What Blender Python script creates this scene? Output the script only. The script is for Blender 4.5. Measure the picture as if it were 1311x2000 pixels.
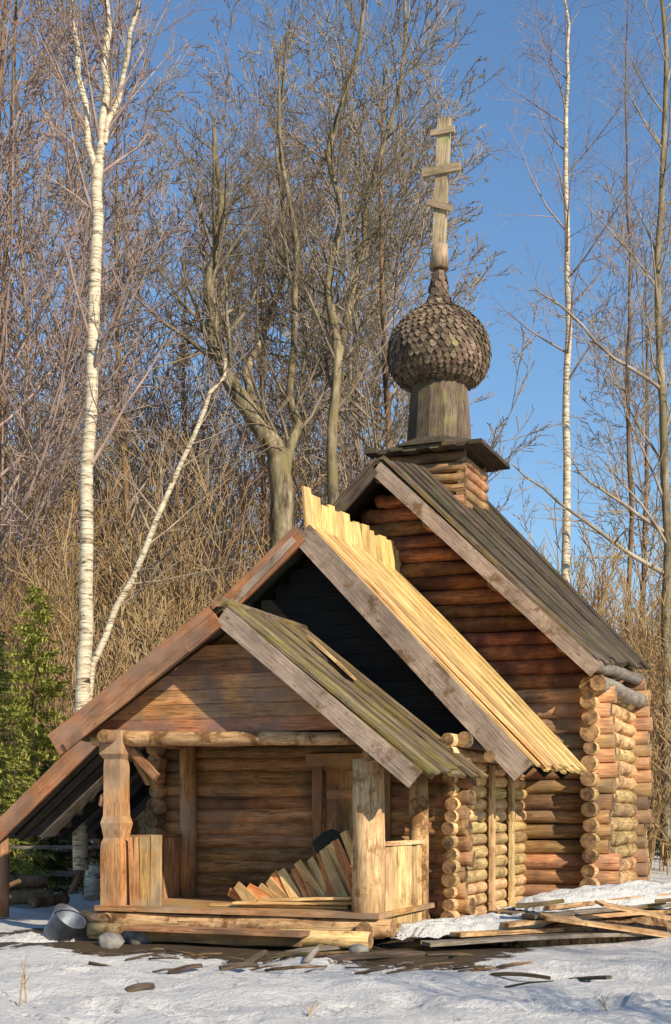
import bpy, math, random
from math import sin, cos, pi, radians, atan2, sqrt
from mathutils import Vector, Matrix

# ------------------------------------------------------------------ camera, sky, sun, exposure
for o in list(bpy.data.objects):
    bpy.data.objects.remove(o)
scene = bpy.context.scene
COL = scene.collection
EYE = 1.5; FPX = 2600.0; CX = 655.5; HY = 1590.0
cam = bpy.data.cameras.new('camera')
co = bpy.data.objects.new('camera', cam); COL.objects.link(co)
co.location = (0, 0, EYE); co.rotation_euler = (radians(90), 0, 0)
cam.sensor_fit = 'HORIZONTAL'; cam.sensor_width = 36
cam.lens = FPX / 1311 * 36; cam.shift_y = (HY - 1000) / 1311
cam.clip_end = 3000
scene.camera = co
SUN_AZ = radians(142)      # clockwise from +Y: behind the camera, to its right
SUN_EL = radians(29)
world = bpy.data.worlds.new('World'); scene.world = world; world.use_nodes = True
wn = world.node_tree.nodes; wl = world.node_tree.links
sky = wn.new('ShaderNodeTexSky'); sky.sky_type = 'NISHITA'; sky.sun_disc = False
sky.sun_elevation = SUN_EL; sky.sun_rotation = SUN_AZ
sky.air_density = 1.35; sky.dust_density = 0.0; sky.ozone_density = 6.5
bg = wn.get('Background'); bg.inputs['Strength'].default_value = 0.12
wl.new(sky.outputs[0], bg.inputs[0])
sun = bpy.data.lights.new('sun', 'SUN'); sun.energy = 4.9; sun.angle = radians(0.5); sun.color = (1, 0.87, 0.68)
so = bpy.data.objects.new('sun', sun); COL.objects.link(so)
sd = Vector((sin(SUN_AZ) * cos(SUN_EL), cos(SUN_AZ) * cos(SUN_EL), sin(SUN_EL)))
so.rotation_euler = sd.to_track_quat('Z', 'Y').to_euler(); so.location = sd * 60
scene.view_settings.view_transform = 'Standard'; scene.view_settings.look = 'None'
scene.view_settings.exposure = 0.32; scene.view_settings.gamma = 1
scene.render.engine = 'CYCLES'
scene.cycles.max_bounces = 6

def at(px, py, d):
    """world point seen at photo pixel (px,py) at forward distance d"""
    return Vector(((px - CX) / FPX * d, d, EYE + (HY - py) / FPX * d))

# ------------------------------------------------------------------ mesh helper
class MB:
    def __init__(s):
        s.v = []; s.f = []; s.uv = []; s.m = []; s.sm = []
    def face(s, idx, uvs, m=0, smooth=False):
        s.f.append(idx); s.uv.extend(uvs); s.m.append(m); s.sm.append(smooth)
    def tube(s, pts, rad, n=8, m=0, cap=None, smooth=True, ru=None, squash=1.0):
        """round bar through pts; cap = material slot of the ends"""
        pts = [Vector(p) for p in pts]
        if not hasattr(rad, '__len__'): rad = [rad] * len(pts)
        ru = random.random() * 50 if ru is None else ru
        base = len(s.v); L = 0.0; Ls = [0.0]
        for i in range(1, len(pts)):
            L += (pts[i] - pts[i - 1]).length; Ls.append(L)
        d = (pts[1] - pts[0]).normalized()
        a = d.cross(Vector((0, 0, 1)))
        if a.length < .1: a = d.cross(Vector((0, 1, 0)))
        a.normalize()
        for i, p in enumerate(pts):
            if i == 0: dd = pts[1] - pts[0]
            elif i == len(pts) - 1: dd = pts[-1] - pts[-2]
            else: dd = pts[i + 1] - pts[i - 1]
            dd.normalize()
            a = (a - dd * a.dot(dd)).normalized(); b = dd.cross(a)
            for k in range(n):
                t = 2 * pi * k / n
                s.v.append(p + a * (cos(t) * rad[i]) + b * (sin(t) * rad[i] * squash))
        for i in range(len(pts) - 1):
            c = 2 * pi * rad[i]
            for k in range(n):
                k2 = (k + 1) % n
                A = base + i * n
                s.face((A + k, A + k2, A + n + k2, A + n + k),
                       ((ru + Ls[i], c * k / n), (ru + Ls[i], c * (k + 1) / n), (ru + Ls[i + 1], c * (k + 1) / n), (ru + Ls[i + 1], c * k / n)), m, smooth)
        if cap is not None:
            for e in (0, 1):
                A = base if e == 0 else base + (len(pts) - 1) * n
                r = rad[0] if e == 0 else rad[-1]
                idx = [A + k for k in range(n)]; uvs = [(cos(2 * pi * k / n) * r + 5, sin(2 * pi * k / n) * r + 5) for k in range(n)]
                if e == 0: idx.reverse(); uvs.reverse()
                s.face(tuple(idx), uvs, cap, False)
    def board(s, p0, p1, w, t, nrm, m=0, capm=None, w1=None, bow=0.0):
        """plank along p0-p1, width w, thickness t along nrm"""
        p0 = Vector(p0); p1 = Vector(p1); n = Vector(nrm)
        d = (p1 - p0); L = d.length; d.normalize()
        n = (n - d * n.dot(d)).normalized(); b = d.cross(n)
        w1 = w if w1 is None else w1
        ru = random.random() * 50; rv = random.random() * 50
        ns = 1 if bow == 0 else 4
        base = len(s.v)
        for i in range(ns + 1):
            f = i / ns; c = p0 + (p1 - p0) * f + n * (bow * 4 * f * (1 - f)); ww = w + (w1 - w) * f
            for (x, y) in ((-1, -1), (1, -1), (1, 1), (-1, 1)):
                s.v.append(c + b * (x * ww / 2) + n * (y * t / 2))
        per = [0, w, w + t, 2 * w + t, 2 * w + 2 * t]
        for i in range(ns):
            A = base + 4 * i
            for k in range(4):
                k2 = (k + 1) % 4
                u0 = ru + L * i / ns; u1 = ru + L * (i + 1) / ns
                s.face((A + k, A + k2, A + 4 + k2, A + 4 + k), ((u0, rv + per[k]), (u0, rv + per[k + 1]), (u1, rv + per[k + 1]), (u1, rv + per[k])), m)
        cm = m if capm is None else capm
        s.face((base + 3, base + 2, base + 1, base), ((ru, rv), (ru + .02, rv), (ru + .02, rv + t), (ru, rv + t)), cm)
        A = base + 4 * ns
        s.face((A, A + 1, A + 2, A + 3), ((ru, rv), (ru + .02, rv), (ru + .02, rv + t), (ru, rv + t)), cm)
    def lathe(s, c, prof, n=24, m=0, smooth=True, square=False):
        """prof = [(r,z)...] about a vertical axis at c"""
        c = Vector(c); base = len(s.v)
        for r, z in prof:
            for k in range(n):
                t = 2 * pi * (k + (.5 if square else 0)) / n
                s.v.append(c + Vector((r * cos(t), r * sin(t), z)))
        for i in range(len(prof) - 1):
            for k in range(n):
                k2 = (k + 1) % n; A = base + i * n; r = max(prof[i][0], .02)
                s.face((A + k, A + k2, A + n + k2, A + n + k),
                       ((prof[i][1], 2 * pi * r * k / n), (prof[i][1], 2 * pi * r * (k + 1) / n), (prof[i + 1][1], 2 * pi * r * (k + 1) / n), (prof[i + 1][1], 2 * pi * r * k / n)), m, smooth)
        for e in (0, 1):
            A = base if e == 0 else base + (len(prof) - 1) * n
            if prof[0 if e == 0 else -1][0] < .005: continue
            idx = [A + k for k in range(n)]
            if e == 0: idx.reverse()
            s.face(tuple(idx), [(0.01 * k, 0) for k in range(n)], m, False)
    def poly_prism(s, pts, off, m=0):
        """flat outline pts (3D) thickened by vector off"""
        pts = [Vector(p) for p in pts]; off = Vector(off); n = len(pts); base = len(s.v)
        s.v += pts + [p + off for p in pts]
        a = (pts[1] - pts[0]).normalized(); b = off.normalized().cross(a); ru = random.random() * 9
        uv = [(ru + (p - pts[0]).dot(a), (p - pts[0]).dot(b)) for p in pts]
        s.face(tuple(range(base + n - 1, base - 1, -1)), uv[::-1], m)
        s.face(tuple(range(base + n, base + 2 * n)), uv, m)
        for k in range(n):
            k2 = (k + 1) % n
            s.face((base + k, base + k2, base + n + k2, base + n + k), (uv[k], uv[k2], (uv[k2][0], uv[k2][1] + .05), (uv[k][0], uv[k][1] + .05)), m)
    def build(s, name, mats, parent=None, loc=None):
        me = bpy.data.meshes.new(name)
        me.from_pydata([tuple(v) for v in s.v], [], s.f)
        if not isinstance(mats, (list, tuple)): mats = [mats]
        for x in mats: me.materials.append(x)
        ul = me.uv_layers.new(name='UVMap')
        flat = [c for u in s.uv for c in u]
        ul.data.foreach_set('uv', flat)
        me.polygons.foreach_set('material_index', s.m)
        me.polygons.foreach_set('use_smooth', s.sm)
        me.update()
        o = bpy.data.objects.new(name, me); COL.objects.link(o)
        if parent is not None: o.parent = parent
        if loc is not None:      # geometry is in world/parent space: move the origin there
            lv = Vector(loc)
            me.transform(Matrix.Translation(-lv)); o.location = lv
        return o

def empty(name, loc=(0, 0, 0), rz=0.0):
    o = bpy.data.objects.new(name, None); COL.objects.link(o)
    o.location = loc; o.rotation_euler = (0, 0, rz); o.empty_display_size = .3
    return o
def tag(o, label=None, cat=None, group=None, kind=None):
    if label: o['label'] = label
    if cat: o['category'] = cat
    if group: o['group'] = group
    if kind: o['kind'] = kind
    return o

# ------------------------------------------------------------------ materials
def newmat(name):
    m = bpy.data.materials.new(name); m.use_nodes = True
    nt = m.node_tree; nt.nodes.clear()
    out = nt.nodes.new('ShaderNodeOutputMaterial'); b = nt.nodes.new('ShaderNodeBsdfPrincipled')
    nt.links.new(b.outputs[0], out.inputs[0])
    return m, nt, b
def N(nt, t, **kw):
    n = nt.nodes.new(t)
    for k, v in kw.items():
        if k in n.inputs: n.inputs[k].default_value = v
        else: setattr(n, k, v)
    return n
def ramp(nt, stops):
    r = nt.nodes.new('ShaderNodeValToRGB'); e = r.color_ramp.elements
    while len(e) < len(stops): e.new(.5)
    for i, (p, c) in enumerate(stops):
        e[i].position = p; e[i].color = (c[0], c[1], c[2], 1)
    return r
def mixc(nt, fac, a, b, mode='MIX'):
    m = nt.nodes.new('ShaderNodeMix'); m.data_type = 'RGBA'; m.blend_type = mode
    L = nt.links
    for s_, v in ((0, fac), (6, a), (7, b)):
        if hasattr(v, 'links') or isinstance(v, bpy.types.NodeSocket): L.new(v, m.inputs[s_])
        else: m.inputs[s_].default_value = v if s_ == 0 else (v[0], v[1], v[2], 1)
    return m.outputs[2]
def wood(name, dark, mid, light, moss=None, mossamt=.5, var=.45, rough=.75, grain=16, bump=.5, grey=None, greyamt=.5, patch=None):
    m, nt, b = newmat(name); L = nt.links
    uv = N(nt, 'ShaderNodeUVMap'); mp = N(nt, 'ShaderNodeMapping'); mp.inputs['Scale'].default_value = (1.1, grain, 1)
    L.new(uv.outputs[0], mp.inputs[0])
    n1 = N(nt, 'ShaderNodeTexNoise', Scale=2.6, Detail=9, Roughness=.74); L.new(mp.outputs[0], n1.inputs['Vector'])
    r = ramp(nt, [(.36, dark), (.5, mid), (.64, light)]); L.new(n1.outputs[0], r.inputs[0])
    tc = N(nt, 'ShaderNodeTexCoord')
    n2 = N(nt, 'ShaderNodeTexNoise', Scale=1.7, Detail=5, Roughness=.6); L.new(tc.outputs['Object'], n2.inputs['Vector'])
    col = r.outputs[0]
    # knots
    mk = N(nt, 'ShaderNodeMapping'); mk.inputs['Scale'].default_value = (2.1, 7, 1); L.new(uv.outputs[0], mk.inputs[0])
    vo = N(nt, 'ShaderNodeTexVoronoi', Scale=1.3); L.new(mk.outputs[0], vo.inputs['Vector'])
    kr = ramp(nt, [(.04, (1, 1, 1)), (.12, (0, 0, 0))]); L.new(vo.outputs['Distance'], kr.inputs[0])
    col = mixc(nt, kr.outputs[0], col, tuple(x * .45 for x in dark))
    if grey:
        gr = ramp(nt, [(.5 - greyamt * .3, (1, 1, 1)), (.62 - greyamt * .1, (0, 0, 0))]); L.new(n2.outputs[0], gr.inputs[0])
        col = mixc(nt, gr.outputs[0], col, grey)
    if moss:
        n3 = N(nt, 'ShaderNodeTexNoise', Scale=3.1, Detail=8, Roughness=.72); L.new(tc.outputs['Object'], n3.inputs['Vector'])
        mr = ramp(nt, [(.62 - mossamt * .3, (0, 0, 0)), (.70 - mossamt * .25, (1, 1, 1))]); L.new(n3.outputs[0], mr.inputs[0])
        col = mixc(nt, mr.outputs[0], col, moss)
    mc = N(nt, 'ShaderNodeMapping'); mc.inputs['Scale'].default_value = (.55, grain * 1.9, 1); L.new(uv.outputs[0], mc.inputs[0])
    nc = N(nt, 'ShaderNodeTexNoise', Scale=2.0, Detail=3, Roughness=.5); L.new(mc.outputs[0], nc.inputs['Vector'])
    crk = ramp(nt, [(.30, (.85, .85, .85)), (.37, (0, 0, 0))]); L.new(nc.outputs[0], crk.inputs[0])
    col = mixc(nt, crk.outputs[0], col, tuple(x * .3 for x in dark))
    ms_ = N(nt, 'ShaderNodeMapping'); ms_.inputs['Scale'].default_value = (1.6, 2.5, 1); L.new(uv.outputs[0], ms_.inputs[0])
    nb = N(nt, 'ShaderNodeTexNoise', Scale=1.0, Detail=4, Roughness=.6); L.new(ms_.outputs[0], nb.inputs['Vector'])
    sb = ramp(nt, [(.34, (.62, .60, .58)), (.62, (1.12, 1.1, 1.06))]); L.new(nb.outputs[0], sb.inputs[0])
    col = mixc(nt, 1.0, col, sb.outputs[0], 'MULTIPLY')
    geo = N(nt, 'ShaderNodeNewGeometry'); mr2 = N(nt, 'ShaderNodeMapRange'); mr2.inputs['To Min'].default_value = 1 - var; mr2.inputs['To Max'].default_value = 1 + var * .7
    L.new(geo.outputs['Random Per Island'], mr2.inputs[0])
    hs = N(nt, 'ShaderNodeHueSaturation'); L.new(col, hs.inputs['Color']); L.new(mr2.outputs[0], hs.inputs['Value'])
    h2 = N(nt, 'ShaderNodeMapRange'); h2.inputs['To Min'].default_value = .485; h2.inputs['To Max'].default_value = .515
    wn_ = N(nt, 'ShaderNodeTexWhiteNoise'); wn_.noise_dimensions = '1D'; L.new(geo.outputs['Random Per Island'], wn_.inputs['W'])
    L.new(wn_.outputs[0], h2.inputs[0]); L.new(h2.outputs[0], hs.inputs['Hue'])
    L.new(hs.outputs[0], b.inputs['Base Color'])
    b.inputs['Roughness'].default_value = rough
    b.inputs['Specular IOR Level'].default_value = .25
    bp = N(nt, 'ShaderNodeBump', Strength=bump, Distance=.012); L.new(n1.outputs[0], bp.inputs['Height']); L.new(bp.outputs[0], b.inputs['Normal'])
    return m
M = {}
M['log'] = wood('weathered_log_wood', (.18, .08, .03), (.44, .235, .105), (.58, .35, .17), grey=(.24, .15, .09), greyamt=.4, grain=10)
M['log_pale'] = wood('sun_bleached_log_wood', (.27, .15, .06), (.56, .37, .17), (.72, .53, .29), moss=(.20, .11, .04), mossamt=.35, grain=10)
M['post'] = wood('porch_post_wood', (.25, .11, .035), (.50, .27, .10), (.62, .40, .18), grey=(.40, .29, .18), greyamt=.35, grain=9, var=.15)
M['redlog'] = wood('reddish_stained_log', (.16, .045, .015), (.38, .155, .06), (.50, .25, .11), grain=10, grey=(.14, .06, .04), greyamt=.3)
M['barge'] = wood('grey_bargeboard_wood', (.20, .15, .11), (.36, .28, .21), (.48, .39, .30), grain=20, var=.2, moss=(.18, .12, .06), mossamt=.3)
M['bargeo'] = wood('orange_bargeboard_wood', (.22, .09, .03), (.40, .19, .075), (.52, .29, .13), grain=18, var=.25, grey=(.30, .19, .12), greyamt=.3)
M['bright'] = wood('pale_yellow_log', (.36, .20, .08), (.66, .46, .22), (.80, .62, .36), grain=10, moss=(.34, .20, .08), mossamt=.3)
M['bark'] = wood('mossy_roof_board', (.05, .04, .028), (.16, .12, .075), (.34, .27, .17), moss=(.20, .155, .05), mossamt=.5, grain=14, var=.5, rough=.95, bump=1)
M['darkroof'] = wood('dark_roof_board', (.035, .025, .02), (.10, .075, .055), (.20, .15, .11), moss=(.11, .10, .04), mossamt=.35, grain=14, var=.4, rough=.95, bump=.9)
M['new'] = wood('fresh_yellow_plank', (.46, .27, .09), (.74, .50, .19), (.84, .65, .32), grain=12, var=.28, bump=.35)
M['orange'] = wood('fresh_orange_board', (.42, .14, .03), (.70, .30, .09), (.80, .45, .18), grain=12, var=.25, bump=.35)
M['gableplank'] = wood('aged_gable_plank', (.22, .08, .03), (.50, .23, .10), (.62, .34, .17), grain=16, var=.35, grey=(.26, .17, .13), greyamt=.35)
M['grey'] = wood('grey_weathered_board', (.10, .085, .07), (.22, .19, .16), (.36, .32, .27), grain=16, var=.4, moss=(.16, .14, .06), mossamt=.3)
M['end'] = wood('log_cut_end', (.16, .085, .035), (.40, .24, .11), (.52, .34, .17), grain=2, var=.6)
M['near_black'] = wood('attic_shade_board', (.004, .004, .004), (.010, .009, .008), (.02, .018, .014), grain=14, var=.4)  # attic shade put into the colour: almost black wood
M['shingle'] = wood('weathered_shingle', (.055, .038, .028), (.17, .12, .085), (.34, .26, .19), moss=(.22, .18, .09), mossamt=.3, grain=20, var=.6, rough=.8)
M['crosswood'] = wood('pale_cross_wood', (.20, .15, .09), (.42, .33, .21), (.58, .47, .32), grain=18, var=.15, moss=(.30, .32, .12), mossamt=.2)

def endmat():
    m, nt, b = newmat('log_cut_end_rings'); L = nt.links
    uv = N(nt, 'ShaderNodeUVMap'); sub = N(nt, 'ShaderNodeVectorMath', operation='SUBTRACT'); sub.inputs[1].default_value = (5, 5, 0); L.new(uv.outputs[0], sub.inputs[0])
    geo = N(nt, 'ShaderNodeNewGeometry')
    ln = N(nt, 'ShaderNodeVectorMath', operation='LENGTH'); L.new(sub.outputs[0], ln.inputs[0])
    nz = N(nt, 'ShaderNodeTexNoise', Scale=14, Detail=3); L.new(geo.outputs['Position'], nz.inputs['Vector'])
    ad = N(nt, 'ShaderNodeMath', operation='MULTIPLY_ADD'); ad.inputs[1].default_value = .025; L.new(nz.outputs[0], ad.inputs[0]); L.new(ln.outputs['Value'], ad.inputs[2])
    mu = N(nt, 'ShaderNodeMath', operation='MULTIPLY'); mu.inputs[1].default_value = 420; L.new(ad.outputs[0], mu.inputs[0])
    si = N(nt, 'ShaderNodeMath', operation='SINE'); L.new(mu.outputs[0], si.inputs[0])
    r = ramp(nt, [(.0, (.42, .26, .12)), (1, (.20, .11, .05))]); L.new(si.outputs[0], r.inputs[0])
    n2 = N(nt, 'ShaderNodeTexNoise', Scale=5, Detail=6, Roughness=.75); L.new(geo.outputs['Position'], n2.inputs['Vector'])
    r2 = ramp(nt, [(.4, (.10, .065, .04)), (.6, (1, .95, .9))]); L.new(n2.outputs[0], r2.inputs[0])
    col = mixc(nt, .9, r.outputs[0], r2.outputs[0], 'MULTIPLY')
    hs = N(nt, 'ShaderNodeHueSaturation'); mr = N(nt, 'ShaderNodeMapRange'); mr.inputs['To Min'].default_value = .5; mr.inputs['To Max'].default_value = 1.4
    L.new(geo.outputs['Random Per Island'], mr.inputs[0]); L.new(mr.outputs[0], hs.inputs['Value']); L.new(col, hs.inputs['Color']); L.new(hs.outputs[0], b.inputs['Base Color'])
    b.inputs['Roughness'].default_value = .85
    return m
M['end'] = endmat()
def barkmat(name, c1, c2, c3, moss=None, scale=6, bump=.8, amt=.5):
    m, nt, b = newmat(name); L = nt.links
    tc = N(nt, 'ShaderNodeTexCoord'); mp = N(nt, 'ShaderNodeMapping'); mp.inputs['Scale'].default_value = (1, 1, .25); L.new(tc.outputs['Object'], mp.inputs[0])
    n1 = N(nt, 'ShaderNodeTexNoise', Scale=scale, Detail=6, Roughness=.7); L.new(mp.outputs[0], n1.inputs['Vector'])
    r = ramp(nt, [(.35, c1), (.5, c2), (.66, c3)]); L.new(n1.outputs[0], r.inputs[0]); col = r.outputs[0]
    if moss:
        n2 = N(nt, 'ShaderNodeTexNoise', Scale=.9, Detail=4); L.new(tc.outputs['Object'], n2.inputs['Vector'])
        r2 = ramp(nt, [(.6 - amt * .2, (0, 0, 0)), (.72 - amt * .2, (1, 1, 1))]); L.new(n2.outputs[0], r2.inputs[0])
        col = mixc(nt, r2.outputs[0], col, moss)
    L.new(col, b.inputs['Base Color']); b.inputs['Roughness'].default_value = .9; b.inputs['Specular IOR Level'].default_value = .15
    bp = N(nt, 'ShaderNodeBump', Strength=bump, Distance=.03); L.new(n1.outputs[0], bp.inputs['Height']); L.new(bp.outputs[0], b.inputs['Normal'])
    return m
M['bark_grey'] = barkmat('grey_green_bark', (.05, .04, .025), (.20, .16, .10), (.38, .32, .20), moss=(.20, .165, .08))
M['twig_grey'] = barkmat('grey_twig', (.16, .125, .09), (.31, .25, .185), (.46, .38, .29), scale=2)
M['twig_mauve'] = barkmat('mauve_twig', (.16, .11, .095), (.31, .225, .19), (.46, .35, .29), scale=2)
M['twig_brown'] = barkmat('warm_brown_twig', (.18, .105, .05), (.38, .255, .125), (.55, .41, .23), scale=.35)
M['twig_dark'] = barkmat('dark_olive_twig', (.08, .065, .045), (.20, .165, .11), (.34, .28, .20), scale=3)
M['bark_brown'] = barkmat('brown_bark', (.06, .035, .018), (.17, .105, .055), (.28, .18, .10), scale=4)
def birchmat():
    m, nt, b = newmat('birch_bark'); L = nt.links
    tc = N(nt, 'ShaderNodeTexCoord'); mp = N(nt, 'ShaderNodeMapping'); mp.inputs['Scale'].default_value = (1.2, 1.2, 7); L.new(tc.outputs['Object'], mp.inputs[0])
    n1 = N(nt, 'ShaderNodeTexNoise', Scale=2.3, Detail=8, Roughness=.78, Distortion=1.2); L.new(mp.outputs[0], n1.inputs['Vector'])
    r = ramp(nt, [(.39, (.03, .022, .016)), (.45, (.42, .33, .21)), (.6, (.76, .68, .50))]); L.new(n1.outputs[0], r.inputs[0])
    L.new(r.outputs[0], b.inputs['Base Color']); b.inputs['Roughness'].default_value = .7
    return m
M['birch'] = birchmat()
def simple(name, c, rough=.8, metal=0, var=None):
    m, nt, b = newmat(name); L = nt.links
    tc = N(nt, 'ShaderNodeTexCoord'); n1 = N(nt, 'ShaderNodeTexNoise', Scale=9, Detail=5); L.new(tc.outputs['Object'], n1.inputs['Vector'])
    v = var or .5
    r = ramp(nt, [(.3, tuple(x * (1 - v) for x in c)), (.7, tuple(min(x * (1 + v * .6), .9) for x in c))]); L.new(n1.outputs[0], r.inputs[0]); L.new(r.outputs[0], b.inputs['Base Color'])
    b.inputs['Roughness'].default_value = rough; b.inputs['Metallic'].default_value = metal
    return m
M['needle'] = simple('spruce_needles', (.07, .095, .035), .8, 0, .6)
M['needle_lit'] = simple('yellow_green_needles', (.32, .33, .06), .8, 0, .6)
M['steel'] = simple('galvanised_steel', (.16, .18, .21), .5, .7, .4)
M['iron'] = simple('black_iron', (.02, .02, .022), .6, .5)
M['cloth'] = simple('dark_green_cloth', (.025, .03, .02), .95)
M['debris'] = barkmat('rotten_wood_chips', (.06, .03, .015), (.22, .13, .07), (.42, .28, .16), scale=14, bump=1)
M['stone'] = simple('grey_stone', (.22, .20, .18), .9)

def snowmat(name, litter=True):
    m, nt, b = newmat(name); L = nt.links
    tc = N(nt, 'ShaderNodeTexCoord')
    n1 = N(nt, 'ShaderNodeTexNoise', Scale=.55, Detail=6, Roughness=.65); L.new(tc.outputs['Object'], n1.inputs['Vector'])
    n2 = N(nt, 'ShaderNodeTexNoise', Scale=11, Detail=6, Roughness=.75); L.new(tc.outputs['Object'], n2.inputs['Vector'])
    col = mixc(nt, n1.outputs[0], (.80, .77, .72), (.92, .90, .87))
    if litter:
        r = ramp(nt, [(.585, (0, 0, 0)), (.65, (1, 1, 1))]); L.new(n2.outputs[0], r.inputs[0])
        r1 = ramp(nt, [(.40, (0, 0, 0)), (.60, (.9, .9, .9))]); L.new(n1.outputs[0], r1.inputs[0])
        mm = N(nt, 'ShaderNodeMath', operation='MULTIPLY'); L.new(r.outputs[0], mm.inputs[0]); L.new(r1.outputs[0], mm.inputs[1])
        col = mixc(nt, mm.outputs[0], col, (.13, .08, .04))
        # bare earth: a vertex attribute painted where the snow is trodden or melted away
        a = N(nt, 'ShaderNodeAttribute', attribute_name='bare')
        n3 = N(nt, 'ShaderNodeTexNoise', Scale=2.6, Detail=7, Roughness=.7); L.new(tc.outputs['Object'], n3.inputs['Vector'])
        ad = N(nt, 'ShaderNodeMath', operation='ADD'); L.new(a.outputs['Fac'], ad.inputs[0]); L.new(n3.outputs[0], ad.inputs[1])
        r3 = ramp(nt, [(.95, (0, 0, 0)), (1.0, (1, 1, 1))])
        ms = N(nt, 'ShaderNodeMath', operation='MULTIPLY'); ms.inputs[1].default_value = .95; L.new(ad.outputs[0], ms.inputs[0]); L.new(ms.outputs[0], r3.inputs[0])
        earth = mixc(nt, n2.outputs[0], (.035, .024, .014), (.16, .11, .06))
        col = mixc(nt, r3.outputs[0], col, earth)
    L.new(col, b.inputs['Base Color']); b.inputs['Roughness'].default_value = .65; b.inputs['Specular IOR Level'].default_value = .3
    ad2 = N(nt, 'ShaderNodeMath', operation='MULTIPLY_ADD'); ad2.inputs[1].default_value = .6; L.new(n2.outputs[0], ad2.inputs[0]); L.new(n1.outputs[0], ad2.inputs[2])
    bp = N(nt, 'ShaderNodeBump', Strength=1, Distance=.17); L.new(ad2.outputs[0], bp.inputs['Height']); L.new(bp.outputs[0], b.inputs['Normal'])
    return m
M['snow'] = snowmat('trodden_snow'); M['snowcap'] = snowmat('clean_snow', False)

# ------------------------------------------------------------------ setting: the snow-covered ground
from mathutils import noise as mn
TH = atan2(1045, FPX)                     # the chapel's axis swings this much to the right of the view
ORG = Vector((.52, 15.0, 0))
def W(s, u, z=0.0):
    return Vector((ORG.x + cos(TH) * s + sin(TH) * u, ORG.y - sin(TH) * s + cos(TH) * u, z))
def inv(x, y):
    dx = x - ORG.x; dy = y - ORG.y
    return dx * cos(TH) - dy * sin(TH), dx * sin(TH) + dy * cos(TH)
_rf = random.Random(90); FOOT = []
for tr in range(4):      # trails of footprints
    fx, fy = _rf.uniform(-4, -1), _rf.uniform(9.2, 13.2); dx, dy = _rf.uniform(.45, .6), _rf.uniform(-.16, .22)
    for k in range(13):
        FOOT.append((fx + dx * k + _rf.uniform(-.06, .06), fy + dy * k + .12 * (-1) ** k, _rf.uniform(.12, .19), _rf.uniform(.05, .10)))
for k in range(45): FOOT.append((_rf.uniform(-5, 5), _rf.uniform(9, 14), _rf.uniform(.08, .22), _rf.uniform(.03, .08)))
def gz(x, y):
    h = .10 * mn.noise(Vector((x * .45, y * .45, 3))) + .075 * mn.noise(Vector((x * 1.4, y * 1.4, 9))) + .022 * mn.noise(Vector((x * 4, y * 4, 1)))
    h += .012 * mn.noise(Vector((x * 9, y * 9, 5)))
    if 8 < y < 16 and -6 < x < 6:
        for fx, fy, fr, fd in FOOT:
            q = ((x - fx) ** 2 + (y - fy) ** 2) / (fr * fr)
            if q < 4: h -= fd * math.exp(-q * 1.6) - fd * .35 * math.exp(-(q - 1.6) ** 2 * 2)
    s, u = inv(x, y)
    near = max(0, 1 - max(abs(s + 1.8) - 4, 0) / 2) * max(0, 1 - max(-u - .3, 0) / 1.2) if u < 10 else 0
    h = h * (1 - .8 * near) - .03 * near
    if s > 1.6 and u > 1: h += .28 * min(1, (s - 1.6) / 1.5) * min(1, (u - 1) / 3) * max(0, 1 - max(0, u - 12) / 10)
    if y > 26: h += (y - 26) * .012
    return h
def ground():
    mb = MB(); xs = []; ys = []
    y = 4.0
    while y < 900: ys.append(y); y += .07 if y < 20 else max(.1, (y - 17) * .055)
    nx = 300
    bare = []
    for yy in ys:
        w = 6 + yy * .62
        for i in range(nx + 1):
            f = i / nx * 2 - 1; x = w * f
            mb.v.append(Vector((x, yy, gz(x, yy))))
            s, u = inv(x, yy)
            b = 0
            if u < 12:
                dx = max(-4.6 - s, s - .9, 0); dy = max(-.75 - u, 0, u - 9.4)
                dd = sqrt(dx * dx + dy * dy * .5); b = max(0, 1 - dd / 1.5) * 1.12
            px = CX + x / yy * FPX; 
            if px > 830 and 14.3 < yy < 15.4: b = max(b, .42)
            if yy > 22: b = max(b, min(.33, (yy - 22) * .02))
            bare.append(min(1, b) * .8)
    for j in range(len(ys) - 1):
        for i in range(nx):
            A = j * (nx + 1) + i
            mb.face((A, A + 1, A + nx + 2, A + nx + 1), ((0, 0), (1, 0), (1, 1), (0, 1)), 0, True)
    o = mb.build('ground', M['snow']); o['kind'] = 'structure'
    at_ = o.data.attributes.new('bare', 'FLOAT', 'POINT'); at_.data.foreach_set('value', bare)
ground()

# ------------------------------------------------------------------ the chapel (local axes: s right, u back, z up)
random.seed(11)
R = random.Random(5)
ch = empty('log_chapel', ORG, -TH)
tag(ch, 'small wooden log chapel with open porch, fresh yellow roof planks and an onion dome', 'chapel')

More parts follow.
